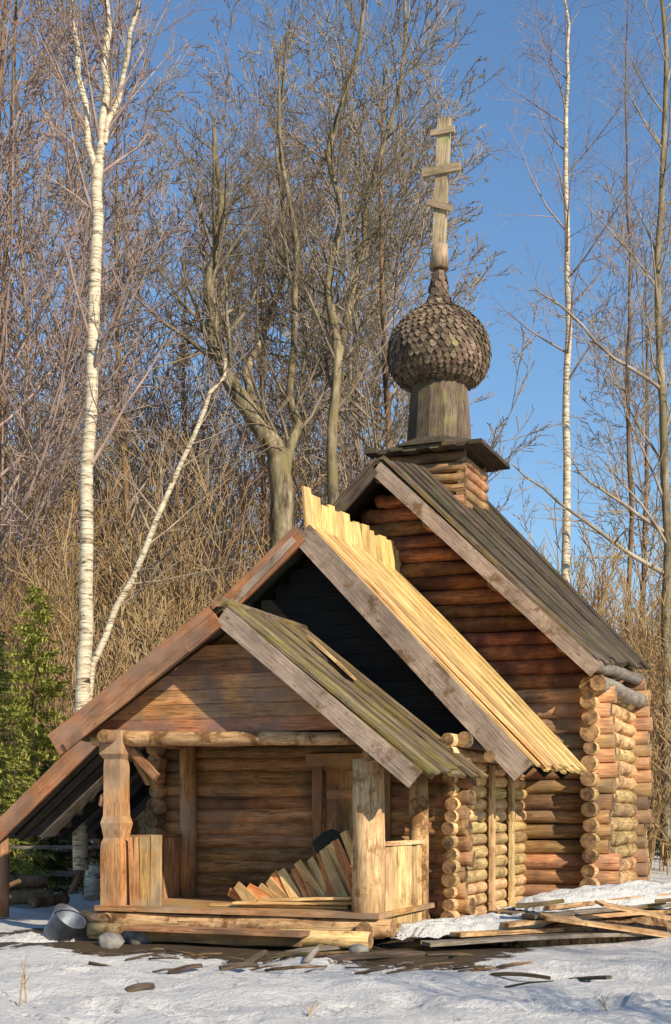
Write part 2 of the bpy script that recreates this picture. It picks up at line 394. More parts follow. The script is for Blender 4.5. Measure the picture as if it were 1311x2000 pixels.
def lerp(a, b, f): return a + (b - a) * f
def log(mb, p0, p1, r, m=0, cap=1):
    p0 = Vector(p0); p1 = Vector(p1); n = 6; pts = []; rr = []; tp = R.uniform(.9, 1.1)
    for i in range(n + 1):
        f = i / n; p = p0.lerp(p1, f) + Vector((R.uniform(-1, 1), R.uniform(-1, 1), R.uniform(-.8, .8))) * r * .13
        pts.append(p); rr.append(r * R.uniform(.88, 1.07) * lerp(tp, 2 - tp, f))
    mb.tube(pts, rr, 12, m, cap)
def log_wall(a, b, z0, z1, r, over=.22, half=False, clip=None, hole=None, pack=1.86):
    """logs stacked from z0 to z1 between plan points a and b; clip(z)->(f0,f1); hole=(f0,f1,zt) a door gap"""
    mb = MB(); a = Vector((a[0], a[1], 0)); b = Vector((b[0], b[1], 0)); d = (b - a).normalized(); L = (b - a).length
    z = z0 + (r if not half else 0) + (r * .0)
    st = r * pack
    while z < z1:
        t0, t1 = -over + R.uniform(-.09, .06), L + over + R.uniform(-.06, .09)
        if clip:
            c = clip(z + r * .6)
            t0 = max(t0, c[0]); t1 = min(t1, c[1])
        if t1 - t0 > .25:
            segs = [(t0, t1)]
            if hole and z < hole[2]:
                segs = [(t0, hole[0]), (hole[1], t1)]
            for q0, q1 in segs:
                if q1 - q0 > .1: log(mb, a + d * q0 + Vector((0, 0, z)), a + d * q1 + Vector((0, 0, z)), r * R.uniform(.97, 1.04))
        z += st
    return mb
def slope(mb, rf, rb, ef, eb, w=.2, t=.03, m=0, jr=0.03, je=.05, gap=0.0, lift=0.0, bow=0.0, cap=None, f0=0, f1=1, rag=None):
    """planks from ridge (rf..rb) down to eave (ef..eb)"""
    rf, rb, ef, eb = map(Vector, (rf, rb, ef, eb))
    L = (eb - ef).length; n = max(1, int(L / w))
    nrm = (ef - rf).cross(rb - rf).normalized()
    if nrm.z < 0: nrm = -nrm
    for i in range(n):
        f = (i + .5) / n
        if f < f0 or f > f1: continue
        p = rf.lerp(rb, f); q = ef.lerp(eb, f); d = (q - p).normalized()
        up = R.uniform(-jr, jr); 
        if rag: up = -rag(f)
        p = p + d * up + nrm * (lift + R.uniform(0, .012)); q = q + d * R.uniform(-je, je) + nrm * (lift + R.uniform(0, .012))
        wr = (rb - rf).length / n * (1 - gap); we = L / n * (1 - gap)
        mb.board(p, q, wr * 1.0, t, nrm, m, cap, w1=we, bow=R.uniform(-bow, bow))
AX = -1.8
# --- floors and footings
mb = MB()
for i in range(9):
    u0 = -.12 + i * .235
    mb.board((-3.62, u0, .36), (.05, u0, .36), .225, .06, (0, 0, 1))
mb.build('floor', [M['post']], ch)
mb = MB()
log(mb, (-3.85, -.12, .20), (.2, -.12, .22), .115); log(mb, (-3.6, -.36, .10), (.0, -.34, .10), .10)
log(mb, (-3.45, -.25, .2), (-3.45, 2.0, .2), .1); log(mb, (-.1, -.3, .2), (-.1, 2.0, .2), .1)
mb.build('footing', [M['log_pale'], M['end']], ch)
mb = MB(); mb.board((-2.95, -.52, .17), (-.7, -.56, .17), .30, .05, (0, 0, 1)); mb.board((-2.9, -.42, .08), (-.8, -.42, .08), .1, .13, (0, 0, 1))
mb.build('step', [M['log']], ch)
# --- porch posts
def post(s, u, z0, z1, r, carve=True, mat='post'):
    mb = MB()
    if carve:
        h = z1 - z0
        pr = [(r * 1.05, 0), (r * 1.05, h * .32), (r * 1.0, h * .38), (r * .84, h * .41), (r * .95, h * .455), (r * 1.05, h * .49), (r * .88, h * .53), (r * .84, h * .6), (r * .84, h * .72), (r * .84, h * .80), (r * .8, h * .84), (r * 1.12, h * .87), (r * 1.12, h * .97), (r * .9, h)]
        mb.lathe((s, u, z0), [(a_ * 1.17, b_) for a_, b_ in pr], 4, 0, False, True)
    else:
        mb.tube([(s, u, z0), (s + .01, u, (z0 + z1) / 2), (s, u, z1)], [r, r * .96, r * .93], 12, 0, 1)
    return mb.build('post', [M[mat], M['end']], ch)
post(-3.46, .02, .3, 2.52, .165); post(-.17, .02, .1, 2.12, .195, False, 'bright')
post(-3.42, 1.78, .36, 2.5, .12, False); post(-.08, 1.55, .12, 2.15, .13, False, 'log_pale')
# brackets on the front left post
mb = MB(); mb.tube([(-3.46, .02, 1.75), (-3.62, -.02, 1.68), (-3.66, -.03, 1.60)], [.09, .07, .03], 8, 0)
mb.tube([(-3.46, .02, 1.45), (-3.58, 0, 1.52)], [.08, .05], 8, 0)
mb.build('carved_knob', [M['post']], ch)
# --- beams
mb = MB(); log(mb, (-3.46, -.3, 2.44), (-3.46, 2.0, 2.44), .085); mb.build('beam', [M['log'], M['end']], ch)
mb = MB(); log(mb, (-.02, -.35, 2.17), (-.02, 2.0, 2.17), .085); mb.build('beam', [M['log'], M['end']], ch)
mb = MB(); mb.board((-3.4, 1.74, 2.5), (-.1, 1.74, 2.5), .13, .1, (0, 0, 1)); mb.build('beam', [M['bargeo']], ch)
mb = MB(); mb.board((-3.3, .1, 2.3), (-2.95, .1, 1.95), .09, .07, (0, 1, 0)); mb.board((-3.42, .25, 2.35), (-3.42, .75, 1.9), .09, .07, (1, 0, 0)); mb.build('brace', [M['log']], ch)
mb = MB(); log(mb, (-3.78, .0, 2.42), (-.22, .0, 2.36), .085); mb.build('beam', [M['log_pale'], M['end']], ch)
mb = MB(); z = 2.56
while z < 3.56:      # horizontal planks closing the porch gable
    yy = .04 + R.uniform(-.008, .008); zl, zh = z - .084, z + .084
    mb.poly_prism([(AX - (3.79 - zl) * 1.57, yy, zl), (AX + (3.79 - zl) * 1.25, yy, zl - .01), (AX + (3.79 - zh) * 1.25, yy, zh - .01), (AX - (3.79 - zh) * 1.57, yy, zh)], (0, .03, 0)); z += .173
mb.build('gable', [M['gableplank']], ch)
# --- low side panels of the porch
def panel(a, b, z0, z1, w, mat, rail=True, lean=0.0):
    mb = MB(); a = Vector((a[0], a[1], 0)); b = Vector((b[0], b[1], 0)); L = (b - a).length; n = max(1, int(L / w)); d = (b - a).normalized()
    nr = Vector((d.y, -d.x, 0))
    for i in range(n):
        c = a + d * (L * (i + .5) / n)
        mb.board(c + Vector((0, 0, z0)) + nr * R.uniform(-.008, .008), c + d * lean * (i - n / 2) + Vector((0, 0, z1 + R.uniform(-.02, .03))), L / n * .97, .035, nr)
    if rail:
        mb.board(a + Vector((0, 0, z1 + .03)), b + Vector((0, 0, z1 + .03)), .08, .05, (0, 0, 1))
    return mb
panel((-.02, .16), (-.02, 1.52), .12, 1.13, .2, 'log_pale').build('side_panel', [M['bright']], ch)
panel((-3.52, .2), (-3.52, 1.7), .3, 1.18, .2, 'log').build('side_panel', [M['log']], ch)
panel((-3.25, .0), (-2.83, .0), .36, 1.22, .14, 'post', False, .02).build('front_panel', [M['post']], ch)
# --- door wall at the back of the porch
def porch_clip(z):
    zz = z + .14
    l = max(0, (zz - 2.35) / ((3.95 - 2.35) / 2.35)) ; r = max(0, (zz - 1.85) / ((3.95 - 1.85) / 2.45))
    return (-4.15 + l + 3.75, .65 - r + 3.75)
mb = log_wall((-3.75, 1.95), (.1, 1.95), .18, 3.8, .105, .12, clip=porch_clip, hole=(2.28, 3.08, 2.12), pack=1.62)
mb.build('wall', [M['log'], M['end']], ch)
dr = MB()
for i in range(5): dr.board((-1.46 + .165 * i + .07, 1.93, .42), (-1.46 + .165 * i + .07, 1.93, 2.08), .162, .04, (0, 1, 0))
dr.board((-1.45, 1.90, .8), (-.68, 1.90, .8), .12, .03, (0, 1, 0)); dr.board((-1.45, 1.90, 1.75), (-.68, 1.90, 1.75), .12, .03, (0, 1, 0))
door = dr.build('door', [M['log']], ch)
h = MB(); h.tube([(-1.36, 1.86, 1.1), (-1.36, 1.82, 1.13), (-1.36, 1.82, 1.27), (-1.36, 1.86, 1.3)], .012, 8, 0, 0); h.build('handle', [M['iron']], door)
fr = MB(); fr.board((-1.55, 1.83, .4), (-1.55, 1.83, 2.2), .13, .05, (0, 1, 0)); fr.board((-.6, 1.83, .4), (-.6, 1.83, 2.2), .12, .05, (0, 1, 0)); fr.board((-1.7, 1.82, 2.2), (-.5, 1.82, 2.2), .16, .06, (0, 1, 0)); fr.build('door_frame', [M['bargeo']], ch)
# --- porch roof
UF = -.42; UB = 1.98
mb = MB()
for side, es, ez, ezb in ((1, .60, 1.95, 1.97), (-1, -4.02, 2.44, 2.42)):
    slope(mb, (AX, UF, 3.86), (AX, UB, 3.88), (es, UF, ez), (es, UB + (.05 if side > 0 else 0), ezb), .2, .04, 0, 0, .04)
    slope(mb, (AX, UF, 3.86), (AX, UB, 3.88), (es, UF, ez), (es, UB, ezb), .22, .035, 0, .03, .10, gap=.18, lift=.045, bow=.02)
pr = mb.build('porch_roof', [M['bark']], ch)
mb = MB()   # moss clumps and log on the ridge
log(mb, (AX, UF - .1, 3.93), (AX, UB, 3.93), .06)
mb.build('ridge_log', [M['bark'], M['end']], pr)
def barge(p0, p1, w, t, mat, parent, n=(0, 1, 0)):
    mb = MB(); mb.board(p0, p1, w, t, n, bow=.0); return mb.build('bargeboard', [mat], parent)
barge((AX + .02, UF - .04, 3.77), (.55, UF - .04, 1.87), .22, .05, M['barge'], pr)
barge((AX - .05, UF - .045, 3.77), (-4.03, UF - .04, 2.33), .30, .05, M['bargeo'], pr)
mb = MB(); mb.board((AX - .4, UF - .085, 3.42), (-3.85, UF - .085, 2.31), .11, .03, (0, 1, 0)); mb.build('trim_board', [M['log']], pr)
mb = MB()   # rafters and tie board under the gable
for u in (.22, 1.0):
    mb.board((AX, u, 3.74), (.3, u, 1.96), .12, .07, (0, 1, 0)); mb.board((AX, u, 3.74), (-3.8, u, 2.42), .12, .07, (0, 1, 0))
mb.build('rafter', [M['log']], pr)

# --- vestibule (the middle block)
ZR = 5.22
def mroof(side, u): return None
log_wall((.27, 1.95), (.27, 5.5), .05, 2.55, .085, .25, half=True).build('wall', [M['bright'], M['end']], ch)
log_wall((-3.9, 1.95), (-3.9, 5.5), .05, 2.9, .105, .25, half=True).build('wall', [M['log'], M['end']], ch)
log_wall((.05, 1.95), (.42, 1.95), .05, 2.2, .105, .02).build('wall', [M['log'], M['end']], ch)
# window openings of planks on the vestibule's side
mb = MB()
for u in (3.25, 4.3):
    mb.board((.40, u, .2), (.40, u, 2.15), .16, .05, (1, 0, 0))
mb.build('wall_plank', [M['bright']], ch)
mb = MB()
VF = 1.95; VB = 5.45
E = dict(rs=1.28, rz=2.06, ls=-6.75, lz=1.17)
slope(mb, (AX, VF, ZR), (AX, VB, ZR), (E['rs'] - .1, VF, E['rz'] + .06), (E['rs'] - .1, VB - .75, E['rz'] + .06), .2, .04, 0, 0, .03)
slope(mb, (AX, VF, ZR), (AX, VB, ZR), (E['ls'], VF, E['lz']), (E['ls'], VB, E['lz']), .2, .05, 0, 0, .05)
vr = mb.build('vestibule_roof', [M['grey']], ch)
def rag(f): return -.0
mb = MB()
slope(mb, (AX, VF + .08, ZR + .08), (AX, VB - .1, ZR + .08), (E['rs'] + .02, VF + .12, E['rz']), (E['rs'] + .02, VB - .75, E['rz']), .19, .035, 0, .06, .05, lift=.02, bow=.012)
slope(mb, (AX, VF + .12, ZR + .08), (AX, VB - .1, ZR + .08), (E['rs'] + .06, VF + .2, E['rz']), (E['rs'] + .06, VB - .8, E['rz']), .24, .035, 0, .08, .06, gap=.25, lift=.062, bow=.02)
mb.build('new_plank_cover', [M['new']], vr)
mb = MB()
n = 15
for i in range(n):
    f = i / (n - 1); u = VF + .1 + f * (VB - VF - .15)
    hgt = (.47 + .09 * R.random()) * (1 - .22 * f) + (.04 if i == 0 else 0)
    if i % 4 == 2: hgt *= .85
    x = AX + .08 + .10 * f
    mb.board((x, u, ZR - .12), (x - .05 + R.uniform(-.03, .03), u + R.uniform(-.05, .03), ZR + hgt), .25, .035, (1, -.15, 0), w1=.27 * R.uniform(.6, 1.0))
mb.build('ridge_crest', [M['new']], vr)
barge((AX, VF - .03, ZR - .04), (E['rs'] - .12, VF - .03, E['rz'] - .05), .30, .06, M['barge'], vr)
barge((AX - .02, VF - .04, ZR - .04), (E['ls'], VF - .04, E['lz'] - .07), .26, .05, M['bargeo'], vr)
mb = MB(); mb.board((AX - .1, VF - .075, ZR - .12), (-3.4, VF - .075, 3.78), .1, .03, (0, 1, 0)); mb.build('trim_board', [M['barge']], vr)
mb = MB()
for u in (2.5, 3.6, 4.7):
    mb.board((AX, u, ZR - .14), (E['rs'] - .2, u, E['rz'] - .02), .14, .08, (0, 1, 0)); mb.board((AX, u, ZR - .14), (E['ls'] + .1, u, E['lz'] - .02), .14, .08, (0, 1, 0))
mb.build('rafter', [M['near_black']], vr)
mb = MB()  # near-black boards put in for the shade of the open attic
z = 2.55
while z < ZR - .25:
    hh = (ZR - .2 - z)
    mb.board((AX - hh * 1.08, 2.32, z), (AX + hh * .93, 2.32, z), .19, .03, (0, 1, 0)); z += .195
mb.build('attic_shade_infill', [M['near_black']], ch)
mb = MB(); log(mb, (.42, VF - .1, 2.42), (.42, 5.3, 2.42), .11); log(mb, (.75, VF - .1, 2.22), (.75, 5.3, 2.2), .07)
mb.build('eave_log', [M['grey'], M['end']], ch)
for (s_, u_) in ((-6.65, 2.1), (-6.3, 5.2)):
    post(s_, u_, 0, 1.16 if s_ < -6.5 else 1.4, .1, False, 'log')

# --- nave (the tall back block)
NF, NBk = 5.45, 8.75; NR, NL = 1.33, -4.93
RZF, RZB, EZF, EZB = 6.80, 7.62, 3.62, 4.02
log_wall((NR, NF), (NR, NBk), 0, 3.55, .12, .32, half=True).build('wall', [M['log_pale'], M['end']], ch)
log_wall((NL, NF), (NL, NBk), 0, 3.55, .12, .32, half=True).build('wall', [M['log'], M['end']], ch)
sl = (RZF - EZF) / 3.3
def nclip(z):
    hh = max(0, (RZF - .12 - z) / sl); return (AX - hh - NL, AX + hh - NL)
log_wall((NL, NF), (NR, NF), 0, 3.3, .12, .3, clip=nclip).build('wall', [M['log'], M['end']], ch)
log_wall((NL, NF), (NR, NF), 3.35, 6.7, .12, .3, clip=nclip).build('gable', [M['redlog'], M['end']], ch)
log_wall((NL, NBk), (NR, NBk), 0, 6.9, .12, .3, clip=lambda z: nclip(z - .35)).build('wall', [M['log'], M['end']], ch)
UNF, UNB = 4.72, 9.1
mb = MB()
for es in (1.5, -5.1):
    slope(mb, (AX, UNF, RZF), (AX, UNB, RZB), (es, UNF, EZF), (es, UNB, EZB), .22, .05, 0, 0, .03)
    slope(mb, (AX, UNF, RZF), (AX, UNB, RZB), (es, UNF, EZF), (es, UNB, EZB), .36, .04, 0, .03, .12, gap=.35, lift=.05, bow=.03)
nr_ = mb.build('nave_roof', [M['darkroof']], ch)
barge((AX + .02, UNF - .04, RZF - .1), (1.52, UNF - .04, EZF - .1), .22, .05, M['barge'], nr_)
barge((AX - .02, UNF - .045, RZF - .1), (-5.1, UNF - .04, EZF - .1), .22, .05, M['darkroof'], nr_)
mb = MB()   # mossy verge board on top of the front edge
mb.board((AX + .1, UNF + .08, RZF + .08), (1.45, UNF + .08, EZF + .13), .16, .05, (1, 0, 1)); mb.build('verge_board', [M['bark']], nr_)
for s_ in (-4.6, -3.6, -2.6, -1.8, -1.0, 0, 1.0):
    zz = RZF - .2 - abs(s_ - AX) * sl
    mb = MB(); log(mb, (s_, UNF + .05, zz), (s_, NF + .1, zz), .08)
    mb.build('purlin', [M['log'], M['end']], nr_)
mb = MB(); log(mb, (1.45, UNF + .1, 3.62), (1.45, UNB - .1, 3.8), .10); log(mb, (1.5, NF - .5, 3.38), (1.5, NBk + .25, 3.42), .12); mb.build('eave_log', [M['grey'], M['end']], ch)
# small mossy stump end / brush at the back corner foot
# --- cupola
CU, CS = 7.62, AX + .08
mb = MB()   # log box under the cap
bw = .60
for k, (a, b) in enumerate((((-bw, -bw), (bw, -bw)), ((bw, -bw), (bw, bw)), ((bw, bw), (-bw, bw)), ((-bw, bw), (-bw, -bw)))):
    z = 6.15 + (.1 if k % 2 else 0)
    while z < 7.46:
        log(mb, (CS + a[0] * 1.08, CU + a[1] * 1.08 if k % 2 else CU + a[1], z) if False else (CS + lerp(a[0], b[0], -.04), CU + lerp(a[1], b[1], -.04), z), (CS + lerp(a[0], b[0], 1.04), CU + lerp(a[1], b[1], 1.04), z), .095); z += .18
mb.build('cupola_base', [M['log'], M['end']], ch)
mb = MB()   # overhanging plank cap
for i in range(9):
    x = CS - .90 + .225 * i
    mb.board((x, CU - .92 + R.uniform(-.06, .06), 7.54 + R.uniform(-.01, .01)), (x, CU + .92 + R.uniform(-.06, .06), 7.54), .219, .07, (0, 0, 1))
mb.lathe((CS, CU, 7.58), [(1.02, 0), (.98, .05), (.72, .16), (.6, .22)], 8, 0, False, True)
cap = mb.build('cupola_cap', [M['darkroof']], ch)
mb = MB(); z0 = 7.70
for i in range(14):
    a = 2 * pi * i / 14
    mb.board((CS + cos(a) * .54, CU + sin(a) * .54, z0), (CS + cos(a) * .45, CU + sin(a) * .45, 8.86), .245, .03, (cos(a), sin(a), 0), w1=.215)
mb.build('drum', [M['shingle']], ch)
# onion dome profile
prof = [(.46, 9.0), (.62, 9.06), (.76, 9.18), (.85, 9.34), (.885, 9.55), (.86, 9.76), (.78, 9.94), (.65, 10.10), (.50, 10.24), (.33, 10.36), (.20, 10.47), (.14, 10.62), (.12, 10.85), (.10, 11.1)]
prof = [(r_ * .96, 8.76 + (z_ - 9.0) * (1.0 if z_ < 10.3 else .97)) for r_, z_ in prof]
mb = MB(); mb.lathe((CS, CU, 0), prof, 32)
def pint(t):
    t = max(0, min(.9999, t)) * (len(prof) - 1); i = int(t); f = t - i
    return lerp(prof[i][0], prof[i + 1][0], f), lerp(prof[i][1], prof[i + 1][1], f)
rows = 27
for j in range(rows):
    t = 1 - j / rows * .98 - .02
    r0, za = pint(t); r1, zb = pint(t - .065)
    nn = max(7, int(2 * pi * max(r0, r1) / .115)); off = .5 * (j % 2)
    for k in range(nn):
        a = 2 * pi * (k + off) / nn + R.uniform(-.018, .018); da = pi / nn * .93
        rr0 = r0 + .012; rr1 = r1 + .022 + R.uniform(0, .022)
        def P(ang, r, z): return (CS + cos(ang) * r, CU + sin(ang) * r, z)
        zt = zb - .05 * (1 if j > 0 else 0)
        pts = [P(a - da, rr0, za), P(a + da, rr0, za), P(a + da, rr1, lerp(za, zb, .75)), P(a, rr1 + .005, lerp(za, zb, 1.1)), P(a - da, rr1, lerp(za, zb, .75))]
        if pts[0][2] - pts[3][2] < .01: continue
        mb.poly_prism(pts, Vector((cos(a), sin(a), .1)) * .009)
mb.build('onion_dome', [M['shingle']], ch)
mb = MB(); mb.tube([(CS, CU, 10.80), (CS + .02, CU, 11.2)], [.17, .14], 12, 0, 0); mb.board((CS, CU, 11.1), (CS + .10, CU, 13.35), .21, .12, (0, 1, 0)); cr = mb.build('cross', [M['crosswood']], ch)
for (z, hw, tilt, w) in ((13.1, .21, 0, .10), (12.45, .34, 0, .14), (11.85, .22, .09, .10)):
    mb = MB(); x = CS + .10 * (z - 11.1) / 2.25
    mb.board((x - hw, CU - .07, z + tilt), (x + hw, CU - .07, z - tilt), w, .06, (0, 1, 0)); mb.build('crossbar', [M['crosswood']], cr)

# ------------------------------------------------------------------ trees
def grow(out, p, d, L, r, lvl, maxl, rng, trop=.25, wob=.16, kids=(12, 7, 5, 4), ang=(30, 60), start=.25, lf=(.35, .6)):
    step = [.8, .6, .35, .28, .2][min(lvl, 4)]
    n = max(3, int(L / step)); n = min(n, 22)
    pts = [Vector(p)]; rr = [r]; d = Vector(d).normalized()
    for i in range(n):
        d = (d + Vector((rng.gauss(0, wob), rng.gauss(0, wob), rng.gauss(0, wob * .6))) * .6 + Vector((0, 0, trop * .2))).normalized()
        pts.append(pts[-1] + d * (L / n)); rr.append(max(.004, r * (1 - .82 * (i + 1) / n)))
    out.append((pts, rr, lvl))
    if lvl < maxl and (lvl == 0 or L > .25): spawn(out, pts, rr, L, lvl, maxl, rng, trop, wob, kids, ang, start, lf)
def spawn(out, pts, rr, L, lvl, maxl, rng, trop=.25, wob=.16, kids=(12, 7, 5, 4), ang=(30, 60), start=.25, lf=(.35, .6)):
    k = kids[min(lvl, len(kids) - 1)]
    for j in range(k):
        f = start + (1 - start) * (j + rng.random()) / k; f = min(f, .98)
        x = f * (len(pts) - 1); i = int(x); t = x - i
        p = pts[i].lerp(pts[i + 1], t); r = lerp(rr[i], rr[i + 1], t)
        d = (pts[i + 1] - pts[i]).normalized()
        a = rng.uniform(0, 2 * pi); per = d.orthogonal().normalized(); per.rotate(Matrix.Rotation(a, 3, d))
        an = radians(rng.uniform(*ang)); nd = d * cos(an) + per * sin(an)
        grow(out, p, nd, L * rng.uniform(*lf) * (1.15 - .6 * f), r * (.38 if lvl == 0 else .6), lvl + 1, maxl, rng, trop, wob * 1.15, kids, ang, .15, lf)
def tree_mesh(out, lo, hi):
    mb = MB()
    for pts, rr, lvl in out:
        if lo <= lvl <= hi:
            mb.tube(pts, rr, [10, 6, 3, 3, 3][min(lvl, 4)], 0, None, True, 0)
    return mb
def make_tree(name, out, base, barkm, twigm, label, cat='tree', group=None, split=0):
    root = empty(name, base); tag(root, label, cat, group)
    for pts, rr, l in out:
        for q in range(len(pts)): pts[q] = pts[q] - Vector(base)
    tree_mesh(out, 0, split).build('trunk', [barkm], root)
    tree_mesh(out, split + 1, 9).build('crown', [twigm], root)
    return root
def path(pxs, r0, r1, rng, sub=3):
    """smooth limb through photo points (px,py,distance)"""
    P = [at(*q) for q in pxs]; pts = []
    for i in range(len(P) - 1):
        for k in range(sub): pts.append(P[i].lerp(P[i + 1], k / sub) + Vector((rng.gauss(0, .03), rng.gauss(0, .03), 0)) * (1 if k else 0))
    pts.append(P[-1]); n = len(pts)
    return pts, [lerp(r0, r1, i / (n - 1)) for i in range(n)]
def limb(out, pxs, r0, r1, rng, lvl=0, maxl=3, **kw):
    pts, rr = path(pxs, r0, r1, rng); out.append((pts, rr, lvl))
    L = sum((pts[i + 1] - pts[i]).length for i in range(len(pts) - 1))
    spawn(out, pts, rr, kw.pop('L', L), lvl, maxl, rng, **kw)

rg = random.Random(3)
# tall white birch on the left
out = []; D = 21.0
limb(out, [(158, 1700, D), (160, 1390, D), (168, 1150, D), (178, 800, D), (188, 480, D), (192, 320, D)], .125, .085, rg, kids=(5, 5, 5, 4), start=.45, L=6, trop=.1)
limb(out, [(192, 330, D), (210, 180, D), (207, 0, D), (215, -260, D), (222, -500, D)], .07, .035, rg, kids=(16, 6, 5), L=5, start=.02, trop=.35, ang=(25, 50))
limb(out, [(192, 345, D), (152, 150, D), (140, -20, D + .3), (120, -300, D + .4)], .06, .03, rg, kids=(12, 6, 5), L=4, start=.05, trop=.3, ang=(25, 50))
limb(out, [(204, 280, D), (240, 150, D), (268, 20, D - .3), (290, -260, D - .4)], .05, .025, rg, kids=(11, 6, 5), L=4, start=.05, trop=.3, ang=(25, 50))
make_tree('birch_tree', out, at(158, 1660, D) * 1.0, M['birch'], M['twig_mauve'], 'tall white-barked birch on the left, forking near the top of the picture', 'birch')
# thin leaning birch
out = []; D = 24
limb(out, [(150, 1660, D), (180, 1300, D), (260, 1130, D), (330, 960, D), (400, 800, D), (440, 700, D)], .075, .03, rg, kids=(16, 5, 4), L=4, start=.3)
make_tree('birch_tree', out, at(150, 1650, D), M['birch'], M['twig_grey'], 'thin pale birch leaning to the right beside the tall white one', 'birch')
# crooked tree behind the porch
out = []; D = 34
limb(out, [(540, 1640, D), (545, 1300, D), (550, 1100, D), (552, 980, D), (542, 890, D), (505, 830, D), (455, 755, D), (420, 665, D), (406, 570, D), (424, 470, D), (432, 380, D), (418, 250, D)], .40, .05, rg, kids=(30, 9, 6, 4), L=8, start=.52, trop=.35, ang=(25, 60))
limb(out, [(520, 850, D), (480, 730, D + 1), (520, 640, D + 2), (560, 520, D + 2), (540, 300, D + 2), (560, 60, D + 2)], .12, .025, rg, kids=(18, 7, 5, 4), L=6, start=.2, trop=.4)
limb(out, [(549, 960, D), (560, 905, D + .1), (585, 830, D + .5), (565, 770, D + .5), (580, 480, D + .5), (545, 240, D + .5), (550, 80, D + .5)], .16, .025, rg, kids=(24, 8, 6, 4), L=6.5, start=.15, trop=.4)
make_tree('crooked_tree', out, at(540, 1640, D), M['bark_grey'], M['twig_dark'], 'large grey crooked tree whose trunk rises behind the porch and bends to the left', 'tree')
# two-stemmed tree just right of it
out = []; D = 34
limb(out, [(645, 1640, D), (650, 1100, D), (648, 880, D), (660, 700, D), (640, 560, D), (670, 420, D), (640, 300, D), (700, 100, D), (720, -150, D)], .17, .04, rg, kids=(34, 8, 6, 4), L=8, start=.3, trop=.45, ang=(22, 55))
limb(out, [(660, 700, D), (700, 520, D + 1), (720, 380, D + 1), (780, 180, D + 1), (800, -100, D + 1)], .11, .035, rg, kids=(18, 7, 5, 4), L=6, start=.1, trop=.45)
make_tree('bare_tree', out, at(645, 1640, D), M['bark_grey'], M['twig_dark'], 'dark slender bare tree between the crooked tree and the onion dome', 'tree')
# birch on the right
out = []; D = 31
limb(out, [(1105, 1640, D), (1104, 1200, D), (1108, 900, D), (1112, 640, D), (1105, 350, D), (1110, 150, D), (1104, 0, D), (1106, -90, D)], .12, .012, rg, kids=(26, 6, 5, 3), L=6, start=.35, trop=.3, ang=(30, 60))
make_tree('birch_tree', out, at(1105, 1640, D), M['birch'], M['twig_mauve'], 'slim white birch standing against the open blue sky right of the dome', 'birch')
# two at the right edge
out = []; D = 30
limb(out, [(1300, 1640, D), (1300, 1200, D), (1296, 800, D), (1285, 500, D), (1300, 200, D), (1290, -100, D)], .12, .04, rg, kids=(26, 8, 6, 3), L=6, start=.25, trop=.3)
limb(out, [(1298, 1120, D), (1200, 1060, D - .5), (1090, 980, D - 1), (1000, 905, D - 1.2)], .06, .015, rg, lvl=1, kids=(0, 10, 5, 3), L=3, start=.2)
limb(out, [(1299, 1040, D), (1220, 985, D - .6), (1150, 940, D - 1), (1100, 880, D - 1.2)], .05, .012, rg, lvl=1, kids=(0, 8, 5, 3), L=3, start=.2)
limb(out, [(1292, 760, D), (1200, 700, D - .5), (1100, 600, D - 1), (1040, 560, D - 1.2)], .045, .012, rg, lvl=1, kids=(0, 10, 5, 3), L=3, start=.2)
make_tree('bare_tree', out, at(1300, 1640, D), M['bark_grey'], M['twig_grey'], 'grey bare tree cut by the right edge of the picture', 'tree')
out = []; D = 42
limb(out, [(1220, 1640, D), (1235, 1000, D), (1225, 700, D), (1232, 500, D), (1222, 200, D), (1226, -80, D)], .09, .01, rg, kids=(26, 7, 5, 3), L=6, start=.3, trop=.3)
make_tree('bare_tree', out, at(1220, 1640, D), M['bark_brown'], M['twig_mauve'], 'thin brown bare tree between the right birch and the tree at the right edge', 'tree')

# other bare trees one can tell apart: px, distance, height, kind
def bare_proto(seed, H, kids, trop, r, ang=(28, 58), maxl=3):
    rng = random.Random(seed); out = []
    grow(out, (0, 0, 0), (rng.uniform(-.08, .08), rng.uniform(-.08, .08), 1), H, r, 0, maxl, rng, trop=trop, wob=.05, kids=kids, ang=ang, start=.22, lf=(.26, .46))
    return out
def mesh_of(name, mb, mat):
    o = mb.build(name, [mat]); me = o.data; bpy.data.objects.remove(o); return me
protos = []
for sd_, tw in ((1, 'twig_mauve'), (2, 'twig_grey'), (3, 'twig_grey'), (4, 'twig_mauve')):
    o_ = bare_proto(sd_ * 7, 17, (38, 8, 5, 4), .45, .12, maxl=4)
    o_ = [(p_, [max(.0095, x_) for x_ in r_], l_) for p_, r_, l_ in o_]
    protos.append((mesh_of('trunk', tree_mesh(o_, 0, 0), M['bark_brown'] if sd_ != 2 else M['bark_grey']), mesh_of('crown', tree_mesh(o_, 1, 9), M[tw])))
WL = {20: 'bare grey tree rising behind the yellow-green spruce at the left edge', 60: 'bare tree in the wood between the left edge and the tall birch', 245: 'bare mauve tree just right of the tall birch, behind the leaning birch',
      350: 'bare tree between the leaning birch and the crooked tree', 600: 'far bare tree directly above the yellow ridge boards', 705: 'far bare tree just right of the dark slender tree', 1262: 'bare tree behind the far right corner of the chapel',
      -30: 'bare tree cut off by the left edge of the picture', 540: 'bare tree standing right behind the crooked tree trunk', 735: 'bare tree just left of the onion dome, farther back', 760: 'bare tree whose twigs reach beside the cross on its left'}
spots = [(20, 33, 1.0), (60, 44, 1.2), (245, 36, .95), (350, 40, .9), (600, 52, 1.2), (705, 44, 1.15), (1262, 48, 1.0), (-30, 30, .95), (540, 42, 1.0), (735, 46, 1.1), (760, 38, 1.1)]
